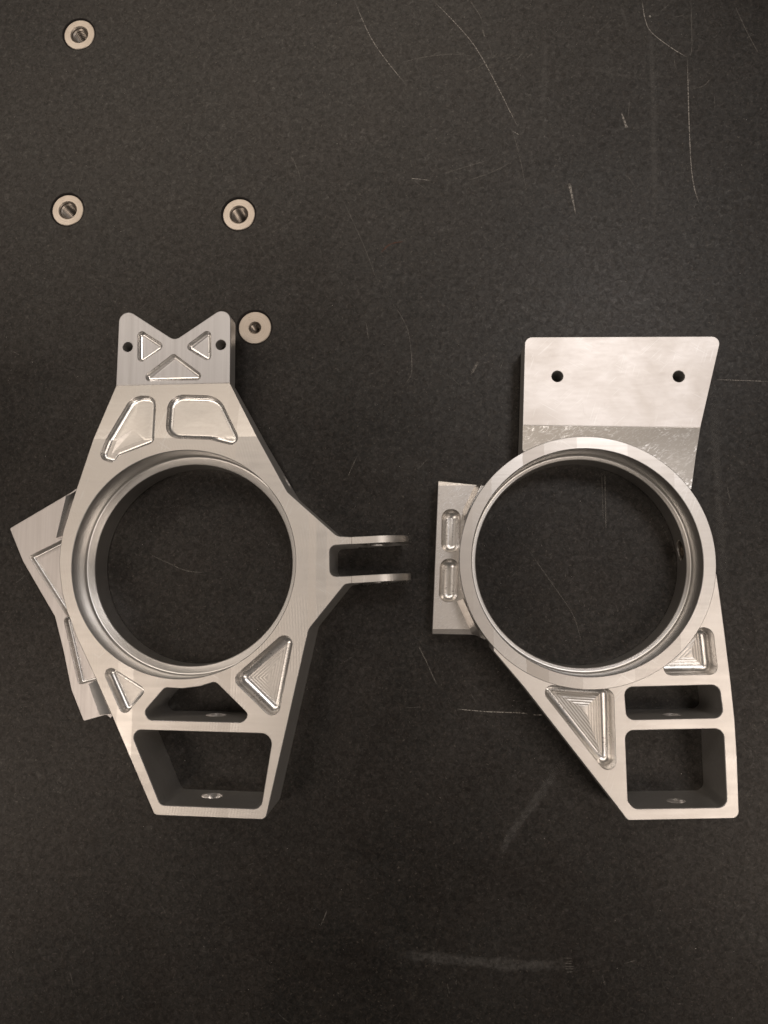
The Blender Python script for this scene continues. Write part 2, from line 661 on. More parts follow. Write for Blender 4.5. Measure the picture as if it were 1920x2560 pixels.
M_RING_R = aluminium('ring_faced_aluminium', rough=0.34, lines=520, stretch=0.04, bump=0.06, stain=0.12, col=(0.83, 0.80, 0.77), scuff=0.5, streak=0.28,
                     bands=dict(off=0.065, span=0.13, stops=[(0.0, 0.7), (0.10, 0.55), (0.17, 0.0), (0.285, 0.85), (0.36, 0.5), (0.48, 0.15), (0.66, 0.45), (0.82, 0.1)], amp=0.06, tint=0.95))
M_ROUGH = rough_milled('rough_milled_aluminium')
M_ROUGH2 = rough_milled('scuffed_flange_aluminium', (0.62, 0.585, 0.55), lo=0.54)
M_STEEL = aluminium('turned_stainless_steel', rough=0.40, turned=True, lines=1500, bump=0.10, stain=0.45, col=(0.56, 0.495, 0.43), streak=0.35, chatter=0.35)
M_THREAD = simple('thread_steel', (0.34, 0.30, 0.26), 0.34, 1.0, 900, 0.25)
M_GRIME = simple('grime', (0.006, 0.0035, 0.002), 0.9, 0.0, 900, 0.6)
M_SCR = mark_mat('scratch_mark', (0.46, 0.43, 0.39), 0.72, 900, 0.30, 0.62)
M_SCRF = mark_mat('faint_scratch_mark', (0.30, 0.28, 0.25), 0.55, 900, 0.34, 0.66)
M_SCRR = mark_mat('rusty_scratch_mark', (0.30, 0.09, 0.04), 0.6, 900, 0.34, 0.66)
M_SMEAR = mark_mat('rub_smear', (0.20, 0.19, 0.18), 0.32, 420, 0.30, 0.75)
M_DUST = simple('swarf_dust', (0.75, 0.72, 0.66), 0.35, 0.6, 900, 0.3)

MATS = lambda face: [face, M_SIDE, M_EDGE, M_BALL, M_FLOOR]

# ------------------------------------------------------------------ granite table with bushing holes
INS = [((198, 86), 37.0, 21, 'lone steel threaded insert farthest from both aluminium uprights'),
       ((169, 525), 38.5, 22, 'steel threaded insert between the lone far insert and the angled side wing'),
       ((597, 536), 39.5, 22.5, 'wide-holed steel threaded insert nearest to the narrow-holed insert'),
       ((637, 819), 40.5, 15, 'steel threaded insert with narrow hole right beside the notched tab')]
ins_geo = []
for (u, v), r, rh, lab in INS:
    c = px(u, v, 0)
    rr = ((px(u + r, v) - px(u - r, v)).length + (px(u, v + r) - px(u, v - r)).length) / 4
    ins_geo.append((c, rr, rr * rh / r, lab))
slab = [Vector((-0.60, -0.55)), Vector((0.50, -0.55)), Vector((0.50, 0.65)), Vector((-0.60, 0.65))]
TH = 0.09
mb = milled(rounded(slab, 0.004), const(0.0), -TH, holes=[(circle(c, rr + 0.55 * MM, 64), 1) for c, rr, _, _ in ins_geo], ch=0.12 * MM, zb_hole=-TH)
table = mb.build('granite_surface_plate', [M_GRANITE, M_GRANITE, M_GRANITE, M_GRANITE, M_GRANITE])
table['kind'] = 'structure'
table['label'] = 'dark speckled granite surface plate with light scratches'

for c, rr, rh, lab in ins_geo:
    t = thing('threaded_insert', lab, 'insert', (c.x, c.y, -0.028), 'steel inserts let into the granite')
    zt = -0.15 * MM
    prof = [(rr, -0.028), (rr, zt - 0.25 * MM), (rr - 0.3 * MM, zt), (rh + 0.15 * MM, zt), (rh - 0.45 * MM, zt - 0.6 * MM), (rh - 0.55 * MM, zt - 0.9 * MM)]
    low = rh - 0.6 * MM
    bush = lathe(prof + [(low + 0.1 * MM, -0.028)], c, 72).build('bushing', M_STEEL, t)
    # thread: a real helix
    mb = MB()
    n, pitch, turns = 36, 1.25 * MM, 15
    z0 = zt - 0.8 * MM
    rows = []
    for j in range(n * turns + 1):
        a = 2 * math.pi * j / n
        z = z0 - pitch * j / n
        rows.append([Vector((c.x + r_ * math.cos(a), c.y + r_ * math.sin(a), z - dz)) for r_, dz in
                     ((low - 0.05 * MM, 0), (low - 0.95 * MM, 0.45 * pitch), (low - 0.95 * MM, 0.55 * pitch), (low - 0.05 * MM, pitch))])
    ids = [mb.ring(r) for r in rows]
    for a, b in zip(ids[:-1], ids[1:]):
        for k in range(3):
            mb.face((a[k], a[k + 1], b[k + 1], b[k]))
    mb.build('thread', M_THREAD, bush, weld=False)
    # grimy seam round the insert
    mb = MB()
    n = 90
    a0 = [Vector((c.x + (rr - 0.05 * MM) * math.cos(2 * math.pi * k / n), c.y + (rr - 0.05 * MM) * math.sin(2 * math.pi * k / n), -0.42 * MM)) for k in range(n)]
    a1 = []
    a2 = []
    for k in range(n):
        q = 2 * math.pi * k / n
        w = rr + 0.72 * MM + 0.55 * MM * max(0, math.sin(q - 0.6)) + random.uniform(-0.10, 0.16) * MM
        a1.append(Vector((c.x + (rr + 0.50 * MM) * math.cos(q), c.y + (rr + 0.50 * MM) * math.sin(q), 0.018 * MM)))
        a2.append(Vector((c.x + w * math.cos(q), c.y + w * math.sin(q), 0.018 * MM)))
    i0, i1, i2 = mb.ring(a0), mb.ring(a1), mb.ring(a2)
    mb.bridge(i0, i1); mb.bridge(i1, i2)
    mb.build('grime_ring', M_GRIME, t)

# ------------------------------------------------------------------ left bracket
cB = px(456.5, 1407, H)
R_CB = (px(736, 1407, H) - px(177, 1407, H)).length / 2
Z_LIP = 15.2 * MM
R_LIP = (px(727, 1410, Z_LIP) - px(234, 1410, Z_LIP)).length / 2
Z_TAB = 20.5 * MM

LB = thing('notched_wheel_upright', 'milled aluminium upright with notched X tab, two-armed clevis and angled side wing', 'upright', (cB.x, cB.y, 0))

bA, bB = px(232.5, 1098, H), px(643, 1091, H)          # crease ring / ramp
nb = Vector((-(bB - bA).y, (bB - bA).x)).normalized()   # points up the picture
if nb.y < 0:
    nb = -nb
aA, aB = px(290, 964, Z_TAB), px(575, 957, Z_TAB)
dist = ((aA - bA).dot(nb) + (aB - bA).dot(nb)) / 2
SL = (H - Z_TAB) / dist


def z_left(x, y):
    return H - SL * max(0.0, (Vector((x, y)) - bA).dot(nb))


def zb_left(x, y):
    s = (Vector((x, y)) - bA).dot(nb)
    return 10 * MM * min(1, max(0, 1 + s / (22 * MM)))


ol = []           # (u, v, radius px, z)
rawL = [(575, 957, 0, z_left), (643, 1091, 0, z_left), (719, 1230, 25, H), (843, 1340, 22, H), (880, 1342, 0, H), (880, 1360.5, 0, H),
        (824, 1364, 15, H), (825, 1441.5, 15, H), (880, 1439.5, 0, H), (880, 1458.5, 0, H), (862, 1461, 14, H), (772, 1573, 30, H),
        (664, 2049.5, 14, H), (386, 2038, 12, H), (274, 1776, 0, H), (228, 1672, 0, H), (190, 1590, 0, H), (168, 1530, 0, H), (155, 1482, 0, H),
        (149, 1430, 0, H), (148, 1400, 0, H), (150, 1370, 0, H), (158, 1327, 0, H), (175, 1272, 0, H), (193, 1216, 0, H), (232.5, 1098, 0, z_left), (290, 964, 0, z_left)]
outline = rounded([px(u, v, z) for u, v, r, z in rawL], [r * S5 for u, v, r, z in rawL])
win1 = rounded([px(*p, H) for p in [(412, 1719), (456, 1721.5), (500, 1716), (538, 1704), (622, 1787), (606, 1806), (372, 1800), (360, 1779)]],
               [q * S5 for q in (14, 0, 0, 14, 12, 16, 14, 14)])
win2 = rounded([px(*p, H) for p in [(325, 1824), (683, 1834.5), (652, 2023), (401, 2013)]], [q * S5 for q in (17, 24, 20, 16)])
bore = circle(cB, R_CB, 160)


def pocket(edges, z, r, zf, rb, **kw):
    return dict(sharp=edges_poly(edges, z), r=r, zf=zf, rb=rb, **kw)


zr = z_left
pkL = [
    pocket([((701, 1590), (587, 1690)), ((588, 1707), (669, 1786)), ((699, 1777), (731, 1612))], H, 4.0 * MM, H - 9 * MM, 3.9 * MM, step=1.2 * MM, scal=0.10 * MM),
    pocket([((297, 1680), (363, 1722)), ((270.6, 1708.5), (296, 1766)), ((324, 1776), (358, 1736))], H, 2.9 * MM, H - 6 * MM, 2.8 * MM),
    # two pockets straddling the ramp
    dict(sharp=[px(u, v, zr) for u, v in [(421, 986), (547, 989), (612, 1121), (525, 1099), (413, 1095)]],
         r=[q * S5 for q in (34, 64, 17, 0, 38)], rb=2.4 * MM, zf=lambda x, y: z_left(x, y) - 3.0 * MM, dense=0.5 * MM, step=1.2 * MM, scal=0.015 * MM),
    dict(sharp=[px(u, v, zr) for u, v in [(331, 988), (391, 991), (386, 1105), (296, 1140), (284, 1158), (246, 1146)]],
         r=[q * S5 for q in (60, 30, 14, 0, 17, 17)], rb=2.3 * MM, zf=lambda x, y: z_left(x, y) - 2.8 * MM, dense=0.5 * MM, step=1.2 * MM, scal=0.015 * MM),
]
mb = milled(outline, z_left, zb_left, holes=[(win1, 1), (win2, 1), (bore, 5)], pockets=pkL, lines=[(bA + (bB - bA) * 0.004, bA + (bB - bA) * 0.996)])
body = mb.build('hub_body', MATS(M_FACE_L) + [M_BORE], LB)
zc = 0.345 * H
h1 = px(530, 1989, zc); h2 = px(540, 1787, zc)
dd = (h1 - h2).normalized()
a = h1 + dd * 0.030; b = h2 - dd * 0.004
wl0 = px(717, 1204, 9 * MM)
wdir = Vector((1, 0.56)).normalized()
cut(body, [((a.x, a.y, zc), (b.x, b.y, zc), 5.2 * MM),
           ((wl0.x + wdir.x * 0.006, wl0.y + wdir.y * 0.006, 8.5 * MM), (wl0.x - wdir.x * 0.006, wl0.y - wdir.y * 0.006, 8.5 * MM), 4.1 * MM)])

# bearing shoulder
def shoulder(parent, c, rcb, rlip):
    e = 0.5 * MM
    prof = [(rlip, 0.4 * MM), (rlip, Z_LIP - 0.3 * MM), (rlip + 0.3 * MM, Z_LIP), (rcb - 1.2 * MM, Z_LIP)]
    for k in range(1, 6):
        q = math.pi / 2 * k / 6
        prof.append((rcb - 1.2 * MM + 1.2 * MM * math.sin(q), Z_LIP + 1.2 * MM * (1 - math.cos(q))))
    prof += [(rcb + 0.0 * MM, Z_LIP + 1.2 * MM), (rcb + 1.5 * MM, Z_LIP + 1.0 * MM), (rcb + 1.5 * MM, 0.4 * MM)]
    return lathe(prof, c, 200).build('bearing_shoulder', M_TURN, parent, origin=(c.x, c.y, 0))


shoulder(LB, cB, R_CB, R_LIP)

# notched upper tab
zt_ = const(Z_TAB)
oTab = [(290, 964, 0), (299, 772, 20), (325, 780, 0), (436, 853, 14), (570, 765, 22), (577, 790, 0), (575, 957, 0)]
oTab = [(290, 964, 0), (299, 762, 24), (437, 851, 22), (577, 757, 24), (575, 957, 0)]
tabL = rounded([px(u, v, Z_TAB) for u, v, r in oTab], [r * S5 for u, v, r in oTab])
rb = 2.15 * MM
dpt = Z_TAB - 2.4 * MM
pkT = [pocket([((404, 858), (362, 831)), ((344, 845), (344, 895)), ((358, 903), (402, 873))], Z_TAB, 2.2 * MM, dpt, rb, scal=0.01 * MM),
       pocket([((512, 829), (468, 862)), ((468, 872), (515, 901)), ((528, 890), (527.5, 838))], Z_TAB, 2.2 * MM, dpt, rb, scal=0.01 * MM),
       pocket([((425, 890), (366, 936)), ((366, 953), (500, 950)), ((505, 936), (441, 888))], Z_TAB, 2.2 * MM, dpt + 0.4 * MM, rb, scal=0.01 * MM)]
mb = milled(tabL, zt_, 11 * MM, holes=[(circle(px(319.3, 867.3, Z_TAB), 13 * S5 * 0.95, 40), 1), (circle(px(552, 862, Z_TAB), 13.3 * S5 * 0.95, 40), 1)],
            pockets=pkT, zb_hole=11 * MM, ch=0.22 * MM)
mb.build('notched_tab', MATS(M_TAB_L)[:4] + [M_TAB_L], LB)


# clevis arms
def clevis(top_a, top_b, bot_a, bot_b, end_u):
    A0, A1 = px(*top_a, H), px(*top_b, H)
    B0, B1 = px(*bot_a, H), px(*bot_b, H)
    m0, m1 = (A0 + B0) / 2, (A1 + B1) / 2
    dr = (m1 - m0).normalized()
    nn = Vector((-dr.y, dr.x))
    w0, w1 = (A0 - B0).dot(nn) / 2, (A1 - B1).dot(nn) / 2
    rl = 15.0 * MM
    zc_ = H - rl - 0.2 * MM
    # lug end: world length to photo end pixel at lug mid height
    e = px(end_u, (top_b[1] + bot_b[1]) / 2, zc_)
    L = (e - m0).dot(dr)
    sc = L - rl
    prof = [(0, H - 0.03 * MM), (sc - 7 * MM, H - 0.03 * MM), (sc - 6.2 * MM, H - 0.35 * MM), (sc - 3.5 * MM, H - 0.4 * MM)]
    for k in range(0, 25):
        q = math.pi / 2 - math.pi * k / 24
        prof.append((sc + rl * math.cos(q), zc_ + rl * math.sin(q)))
    prof += [(sc - 8 * MM, 4 * MM), (0, 8 * MM)]
    mb = MB()
    ch = 0.2 * MM
    loops = []
    P2 = ccw([Vector(p) for p in prof])
    Pin = inset(P2, ch)
    for side, poly, f in ((1, Pin, 0.0), (1, P2, ch), (-1, P2, ch), (-1, Pin, 0.0)):
        ring = []
        for s_, z_ in poly:
            w = w0 + (w1 - w0) * min(1, s_ / (m1 - m0).length)
            p = m0 + dr * max(s_, 0.0) + nn * side * (w - f)
            ring.append(Vector((p.x, p.y, z_)))
        loops.append(mb.ring(ring))
    mb.bridge(loops[0], loops[1], 2); mb.bridge(loops[1], loops[2], 0); mb.bridge(loops[2], loops[3], 2)
    mb.face(loops[0], 1); mb.face(list(reversed(loops[3])), 1)
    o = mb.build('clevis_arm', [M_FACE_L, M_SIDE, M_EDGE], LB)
    # pin hole and two lightening holes through the arm
    cs = []
    for s_, z_, r_ in ((sc, zc_, 4.0 * MM), (sc - 13.0 * MM, 16 * MM, 2.6 * MM)):
        p = m0 + dr * s_
        cs.append(((p.x + nn.x * 0.01, p.y + nn.y * 0.01, z_), (p.x - nn.x * 0.01, p.y - nn.y * 0.01, z_), r_))
    cut(o, cs)
    # ball-milled scallops along the lower side of the arm
    mb = MB()
    for s0, s1 in ((0.003, 0.0105), (0.0125, 0.019), (0.0205, 0.028)):
        n = 26
        for row in range(1):
            top, mid, bot = [], [], []
            for i in range(n + 1):
                s_ = s0 + (s1 - s0) * i / n
                f = math.sin(math.pi * i / n)
                p = m0 + dr * s_ - nn * (w1 - 0.05 * MM)
                jz = random.uniform(-0.35, 0.35) * MM
                jo = (0.7 + random.uniform(0, 1.0)) * MM * f
                top.append(Vector((p.x, p.y, H - 0.7 * MM)))
                q = p - nn * jo
                mid.append(Vector((q.x, q.y, H - 5.2 * MM + jz)))
                bot.append(Vector((p.x, p.y, H - 9 * MM)))
            r = [mb.ring(x) for x in (top, mid, bot)]
            for a_, b_ in ((r[0], r[1]), (r[1], r[2])):
                for i in range(n):
                    mb.face((a_[i], a_[i + 1], b_[i + 1], b_[i]))
    mb.build('milled_scallop', M_BALL, LB, smooth=10)
    return o


clevis((880, 1342), (999, 1335.5), (880, 1360.5), (999, 1354.5), 1021)
clevis((880, 1439.5), (1000, 1432.5), (880, 1458.5), (1000, 1451.5), 1027)

# side wing
ZW = 12 * MM
wg = [(215, 1204, 0), (177, 1231, 0), (24, 1321, 4), (57, 1403, 30), (137, 1541, 20), (158, 1625, 0), (178, 1724, 20), (209, 1803, 4), (266, 1787, 10), (276, 1796, 0), (300, 1770, 0)]
aw0, aw1 = [math.atan2(q.y, q.x) % (2 * math.pi) for q in (px(330, 1640, ZW) - cB, px(262, 1235, ZW) - cB)]
warc = [cB + Vector((math.cos(q), math.sin(q))) * (R_CB + 0.6 * MM) for q in [aw0 + (aw1 - aw0) * k / 24 for k in range(25)]]
wing = rounded([px(u, v, ZW) for u, v, r in wg] + warc, [r * S5 for u, v, r in wg] + [0] * 25)
pkW = [dict(sharp=[px(u, v, ZW) for u, v in [(72, 1391), (156, 1349), (205, 1340), (205, 1545), (170, 1545)]], r=[q * S5 for q in (6, 0, 8, 8, 8)], rb=2.6 * MM * 0.45, zf=ZW - 3.4 * MM, step=1.2 * MM, scal=0.02 * MM),
       dict(sharp=[px(u, v, ZW) for u, v in [(158, 1545), (178, 1541), (215, 1560), (262, 1684), (236, 1702), (196, 1712)]], r=[q * S5 for q in (9, 8, 8, 8, 8, 9)], rb=1.5 * MM, zf=ZW - 4.0 * MM, step=1.2 * MM, scal=0.02 * MM)]
mb = milled(wing, const(ZW), 0.3 * MM, pockets=pkW, ch=0.2 * MM)
mb.build('side_wing', MATS(M_WING)[:4] + [M_WING], LB)


def wedge(name, pts, mat, parent, z_under, hollow=0.9 * MM):
    """thick sloping web given by 4 photo points with heights, closed down to z_under"""
    mb = MB()
    P = [px(u, v, z) for u, v, z in pts]
    P = [Vector((p.x, p.y, q[2])) for p, q in zip(P, pts)]
    NSEG = 8
    top = []
    for k in range(NSEG + 1):
        f = k / NSEG
        a_, b_ = P[0].lerp(P[3], f), P[1].lerp(P[2], f)
        sag = math.sin(math.pi * f) * hollow
        a_ = a_ - Vector((0, 0, sag)); b_ = b_ - Vector((0, 0, sag))
        top.append((a_, b_))
    A_ = mb.ring([q[0] for q in top]); B_ = mb.ring([q[1] for q in top])
    A0 = mb.ring([Vector((q[0].x, q[0].y, z_under)) for q in top]); B0 = mb.ring([Vector((q[1].x, q[1].y, z_under)) for q in top])
    for i in range(NSEG):
        mb.face((A_[i], A_[i + 1], B_[i + 1], B_[i]))
        mb.face((A0[i], A0[i + 1], A_[i + 1], A_[i])); mb.face((B0[i], B0[i + 1], B_[i + 1], B_[i]))
        mb.face((A0[i], A0[i + 1], B0[i + 1], B0[i]))
    mb.face((A_[0], B_[0], B0[0], A0[0])); mb.face((A_[-1], B_[-1], B0[-1], A0[-1]))
    return mb.build(name, mat, parent)


# concave fillet joining the wing to the body
wedge('fillet_web', [(221, 1710, ZW + 0.15 * MM), (249, 1788, ZW + 0.15 * MM), (276, 1785, ZW + 2.6 * MM), (241, 1700, ZW + 2.6 * MM)], M_EDGE, LB, 1 * MM, 0.15 * MM)
wedge('fillet_web', [(165, 1240, ZW + 0.15 * MM), (140, 1345, ZW + 0.15 * MM), (162, 1335, ZW + 7 * MM), (196, 1222, ZW + 7 * MM)], M_BALL, LB, 1 * MM)

# ------------------------------------------------------------------ right bracket
cR = px(1465.5, 1402.5, H)
R_CBR = ((px(1754, 1402, H) - px(1177, 1402, H)).length + (px(1465, 1117, H) - px(1465, 1688, H)).length) / 4
R_OUT = (px(1465, 1720.5, H) - px(1465, 1088, H)).length / 2
RBK = thing('plate_wheel_upright', 'milled aluminium upright with wide flat two-hole plate and tapering two-window frame', 'upright', (cR.x, cR.y, 0))
HR = H + 0.35 * MM
mb = MB()
prof = [(R_CBR, 0.3 * MM), (R_CBR, HR - 0.25 * MM), (R_CBR + 0.25 * MM, HR), (R_OUT - 0.25 * MM, HR), (R_OUT, HR - 0.25 * MM), (R_OUT, 0.3 * MM)]
mb = MB()
n = 220
rings = [mb.ring([Vector((cR.x + r * math.cos(2 * math.pi * k / n), cR.y + r * math.sin(2 * math.pi * k / n), z)) for k in range(n)]) for r, z in prof]
for i, mi in enumerate((1, 2, 0, 2, 3, 3)):
    mb.bridge(rings[i], rings[(i + 1) % 6], mi)
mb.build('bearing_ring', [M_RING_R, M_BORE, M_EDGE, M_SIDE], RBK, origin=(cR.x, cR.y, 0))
sh = shoulder(RBK, cR, R_CBR, R_LIP)
# threaded cross hole in the bore wall
zc2 = 7.8 * MM
tp = px(1697, 1376, zc2)
ra = Vector((tp.x - cR.x, tp.y - cR.y)).normalized()
p0 = cR + ra * (R_LIP - 0.010); p1 = cR + ra * (R_LIP + 0.0045)
cut(sh, [((p0.x, p0.y, zc2), (p1.x, p1.y, zc2), 5.0 * MM)])
mb = MB()
n = 32
rows = []
ta = Vector((-ra.y, ra.x))
for j in range(10):
    rr = (4.95 if j % 2 == 0 else 4.2) * MM
    s_ = R_LIP + 0.0006 + j * 0.00042
    row = []
    for k in range(n):
        q = 2 * math.pi * k / n
        p = cR + ra * s_ + ta * rr * math.cos(q)
        row.append(Vector((p.x, p.y, zc2 + rr * math.sin(q))))
    rows.append(mb.ring(row))
for a_, b_ in zip(rows[:-1], rows[1:]):
    mb.bridge(a_, b_)
mb.face(rows[-1])
mb.build('thread', M_THREAD, RBK)

# frame below the ring: outline follows under the ring
def ang_of(u, v, z=H):
    p = px(u, v, z) - cR
    return math.atan2(p.y, p.x)


RI = R_OUT - 1.5 * MM       # tucked inside the ring
a_start, a_end = ang_of(1789, 1425), ang_of(1222, 1613)
a_end -= 2 * math.pi if a_end > a_start else 0
arc = [cR + Vector((math.cos(q), math.sin(q))) * RI for q in [a_start + (a_end - a_start) * k / 50 for k in range(51)]]
fr = [(1792, 1436, 0), (1801.4, 1500, 0), (1813, 1590, 0), (1827, 1703, 0), (1837, 1797, 0), (1843, 1893, 0), (1848.5, 2046, 16), (1569, 2051.5, 12), (1540, 2013, 0), (1313, 1722, 0), (1233.6, 1628, 0)]
frame = [px(u, v, H) for u, v, r in fr]
frad = [r * S5 for u, v, r in fr]
fo = rounded(frame + list(reversed(arc)), frad + [0] * len(arc))
w1 = rounded([px(*p, H) for p in [(1560.5, 1718), (1798, 1712), (1809, 1794.5), (1567, 1799.5)]], [q * S5 for q in (19, 19, 19, 17)])
w2 = rounded([px(*p, H) for p in [(1563, 1826.5), (1809, 1821.5), (1818, 2018.5), (1585, 2022), (1570, 2003)]], [q * S5 for q in (19, 19, 20, 18, 12)])
pkR = [pocket([((1517, 1722), (1378, 1713)), ((1368.7, 1746), (1502.5, 1916)), ((1540.5, 1908), (1535, 1742))], H, [4.0 * MM, 3.4 * MM, 3.8 * MM], H - 13 * MM, 3.6 * MM, step=1.2 * MM, scal=0.15 * MM),
       pocket([((1737, 1581), (1669, 1651)), ((1682, 1688.5), (1778, 1686.5)), ((1793, 1662), (1783.8, 1580))], H, [4.4 * MM, 3.4 * MM, 3.6 * MM], H - 11 * MM, 3.4 * MM, step=1.2 * MM, scal=0.15 * MM)]
mb = milled(fo, const(H), 0.0, holes=[(w1, 1), (w2, 1)], pockets=pkR)
frame_o = mb.build('window_frame', MATS(M_FRAME_R), RBK)
zc3 = 0.60 * H
h1 = px(1690.5, 2005.7, zc3); h2 = px(1679, 1787, zc3)
dd = (h1 - h2).normalized()
a = h1 + dd * 0.03; b = h2 - dd * 0.004
cut(frame_o, [((a.x, a.y, zc3), (b.x, b.y, zc3), 4.2 * MM)])

# wide flat plate
ZP = 20 * MM
pl = [(1306.5, 1063, 0), (1312, 842.5, 18), (1804, 840.5, 18), (1751.5, 1069, 0)]
plate = rounded([px(u, v, ZP) for u, v, r in pl], [r * S5 for u, v, r in pl])
mb = milled(plate, const(ZP), 3 * MM, holes=[(circle(px(1393.5, 940.8, ZP), 14 * S5 * 0.95, 40), 1), (circle(px(1697, 941, ZP), 14.2 * S5 * 0.95, 40), 1)], zb_hole=3 * MM, ch=0.25 * MM)
mb.build('mounting_plate', MATS(M_TAB_R), RBK)

# rough milled web rising from the plate to the ring
pA, pB = px(1306.5, 1063, ZP), px(1751.5, 1069, ZP)
nn = Vector(((pB - pA).y, -(pB - pA).x)).normalized()
if nn.y > 0:
    nn = -nn


def z_web(x, y):
    s_ = (Vector((x, y)) - pA).dot(nn)
    return ZP + max(0, min(9.5 * MM, s_ * 0.23 if s_ < 12 * MM else 2.76 * MM + (s_ - 12 * MM) * 0.12))


a0, a1 = ang_of(1728, 1226, z_web), ang_of(1305, 1122, z_web)
arc = [cR + Vector((math.cos(q), math.sin(q))) * RI for q in [a0 + (a1 - a0) * k / 40 for k in range(41)]]
wb = [pA, pB, px(1740, 1140, z_web), px(1729, 1222, z_web)]
wo = rounded(wb[:1] + [px(1305.5, 1124, z_web)] + list(reversed(arc)) + list(reversed(wb[1:])), 0)
lines = []
for k in range(1, 8):
    o_ = nn * (k * 3.2 * MM)
    lines.append((pA + o_ - (pB - pA) * 0.1, pB + o_ + (pB - pA) * 0.1))
mb = milled(wo, z_web, 3 * MM, ch=0.15 * MM, lines=[])
mb.build('rough_web', [M_ROUGH, M_SIDE, M_EDGE, M_BALL, M_FLOOR], RBK)

# side flange with two long ball-milled slots
ZF = 14 * MM
fl = [(1095, 1201, 3), (1080, 1586, 3), (1190, 1588, 0), (1212, 1600, 0)]
fp = [px(u, v, ZF) for u, v, r in fl]
af0, af1 = [math.atan2(q.y, q.x) % (2 * math.pi) for q in (px(1225, 1598, ZF) - cR, px(1225, 1203, ZF) - cR)]
farc = [cR + Vector((math.cos(q), math.sin(q))) * ((R_CBR + R_OUT) / 2 - 1 * MM) for q in [af0 + (af1 - af0) * k / 24 for k in range(25)]]
flo = rounded(fp + farc, [r * S5 for u, v, r in fl] + [0] * 25)
nT, nB, rF = px(1095, 1201, ZF).y, px(1080, 1586, ZF).y, 2.6 * MM


def z_fl(x, y):
    d_ = min(nT - y, y - nB)
    if d_ >= rF:
        return ZF
    d_ = max(d_, 0.0)
    return ZF - 0.36 * (rF - d_)


ln = []
for k in (1,):
    d_ = rF
    for yy in (nT - d_, nB + d_):
        ln.append((Vector((fp[1].x - 0.01, yy)), Vector((fp[3].x + 0.03, yy))))
pkF = [dict(sharp=[px(u, v, ZF) for u, v in [(1105, 1273), (1152, 1273), (1149, 1381), (1103, 1381)]], r=[q * S5 for q in (21, 21, 21, 21)], rb=3.9 * MM, zf=ZF - 6 * MM, scal=0.02 * MM),
       dict(sharp=[px(u, v, ZF) for u, v in [(1101, 1397), (1147, 1397), (1144, 1505), (1097, 1505)]], r=[q * S5 for q in (21, 21, 21, 21)], rb=3.9 * MM, zf=ZF - 6 * MM, scal=0.02 * MM)]
mb = milled(flo, z_fl, 0.3 * MM, pockets=pkF, ch=0.3 * MM, lines=ln)
mb.build('slotted_flange', [M_ROUGH2, M_SIDE, M_EDGE, M_BALL, M_FLOOR], RBK)
wedge('fillet_web', [(1157, 1276, ZF + 0.1 * MM), (1186, 1216, ZF + 0.1 * MM), (1207, 1204, ZF + 9 * MM), (1160, 1296, ZF + 9 * MM)], M_BALL, RBK, 1 * MM)
wedge('fillet_web', [(1142, 1503, ZF + 0.1 * MM), (1179, 1584, ZF + 0.1 * MM), (1202, 1594, ZF + 9 * MM), (1158, 1498, ZF + 9 * MM)], M_EDGE, RBK, 1 * MM)

# ------------------------------------------------------------------ scratches and rub marks on the granite
zlev = [0.030 * MM]


def scratch(pts, w=1.6, mat=None, taper=True, wend=None):
    """pts in photo pixels; width in photo pixels"""
    P = [px(u, v, 0) for u, v in pts]
    # smooth resample (Catmull-Rom)
    Q = []
    for i in range(len(P) - 1):
        a_, b_, c_, d_ = P[max(i - 1, 0)], P[i], P[i + 1], P[min(i + 2, len(P) - 1)]
        for k in range(8):
            t = k / 8
            Q.append(0.5 * ((2 * b_) + (c_ - a_) * t + (2 * a_ - 5 * b_ + 4 * c_ - d_) * t * t + (3 * b_ - a_ - 3 * c_ + d_) * t ** 3))
    Q.append(P[-1])
    z = zlev[0]
    zlev[0] += 0.0006 * MM
    n = len(Q)
    me = bpy.data.meshes.new('scratch')
    V, F, fade = [], [], []
    for i, q in enumerate(Q):
        tdir = (Q[min(i + 1, n - 1)] - Q[max(i - 1, 0)]).normalized()
        nn_ = Vector((-tdir.y, tdir.x))
        f = i / (n - 1)
        ww = (w if wend is None else w + (wend - w) * f) * S5 * 0.5 * random.uniform(0.75, 1.25)
        if taper:
            ww *= 0.45 + 0.55 * min(1, min(f, 1 - f) * 6)
        if w > 8:
            for s_ in (-1, -0.45, 0.45, 1):
                V.append((q.x + nn_.x * ww * s_, q.y + nn_.y * ww * s_, z))
                fade.append((0.0 if abs(s_) == 1 else 1.0) * min(1, min(f, 1 - f) * 5))
            if i:
                b_ = 4 * i
                for k in range(3):
                    F.append((b_ - 4 + k, b_ - 3 + k, b_ + 1 + k, b_ + k))
        else:
            V += [(q.x - nn_.x * ww, q.y - nn_.y * ww, z), (q.x + nn_.x * ww, q.y + nn_.y * ww, z)]
            fade += [min(1, 0.25 + min(f, 1 - f) * 5)] * 2
            if i:
                F.append((2 * i - 2, 2 * i - 1, 2 * i + 1, 2 * i))
    me.from_pydata(V, [], F)
    at = me.attributes.new('fade', 'FLOAT', 'POINT')
    at.data.foreach_set('value', fade)
    me.materials.append(mat or M_SCR)
    o = bpy.data.objects.new('rub_mark' if w > 8 else 'scratch', me)
    scene.collection.objects.link(o)
    o.parent = table
    return o


def Z(s, ox, oy, pts):
    return [(ox + u / s, oy + v / s) for u, v in pts]


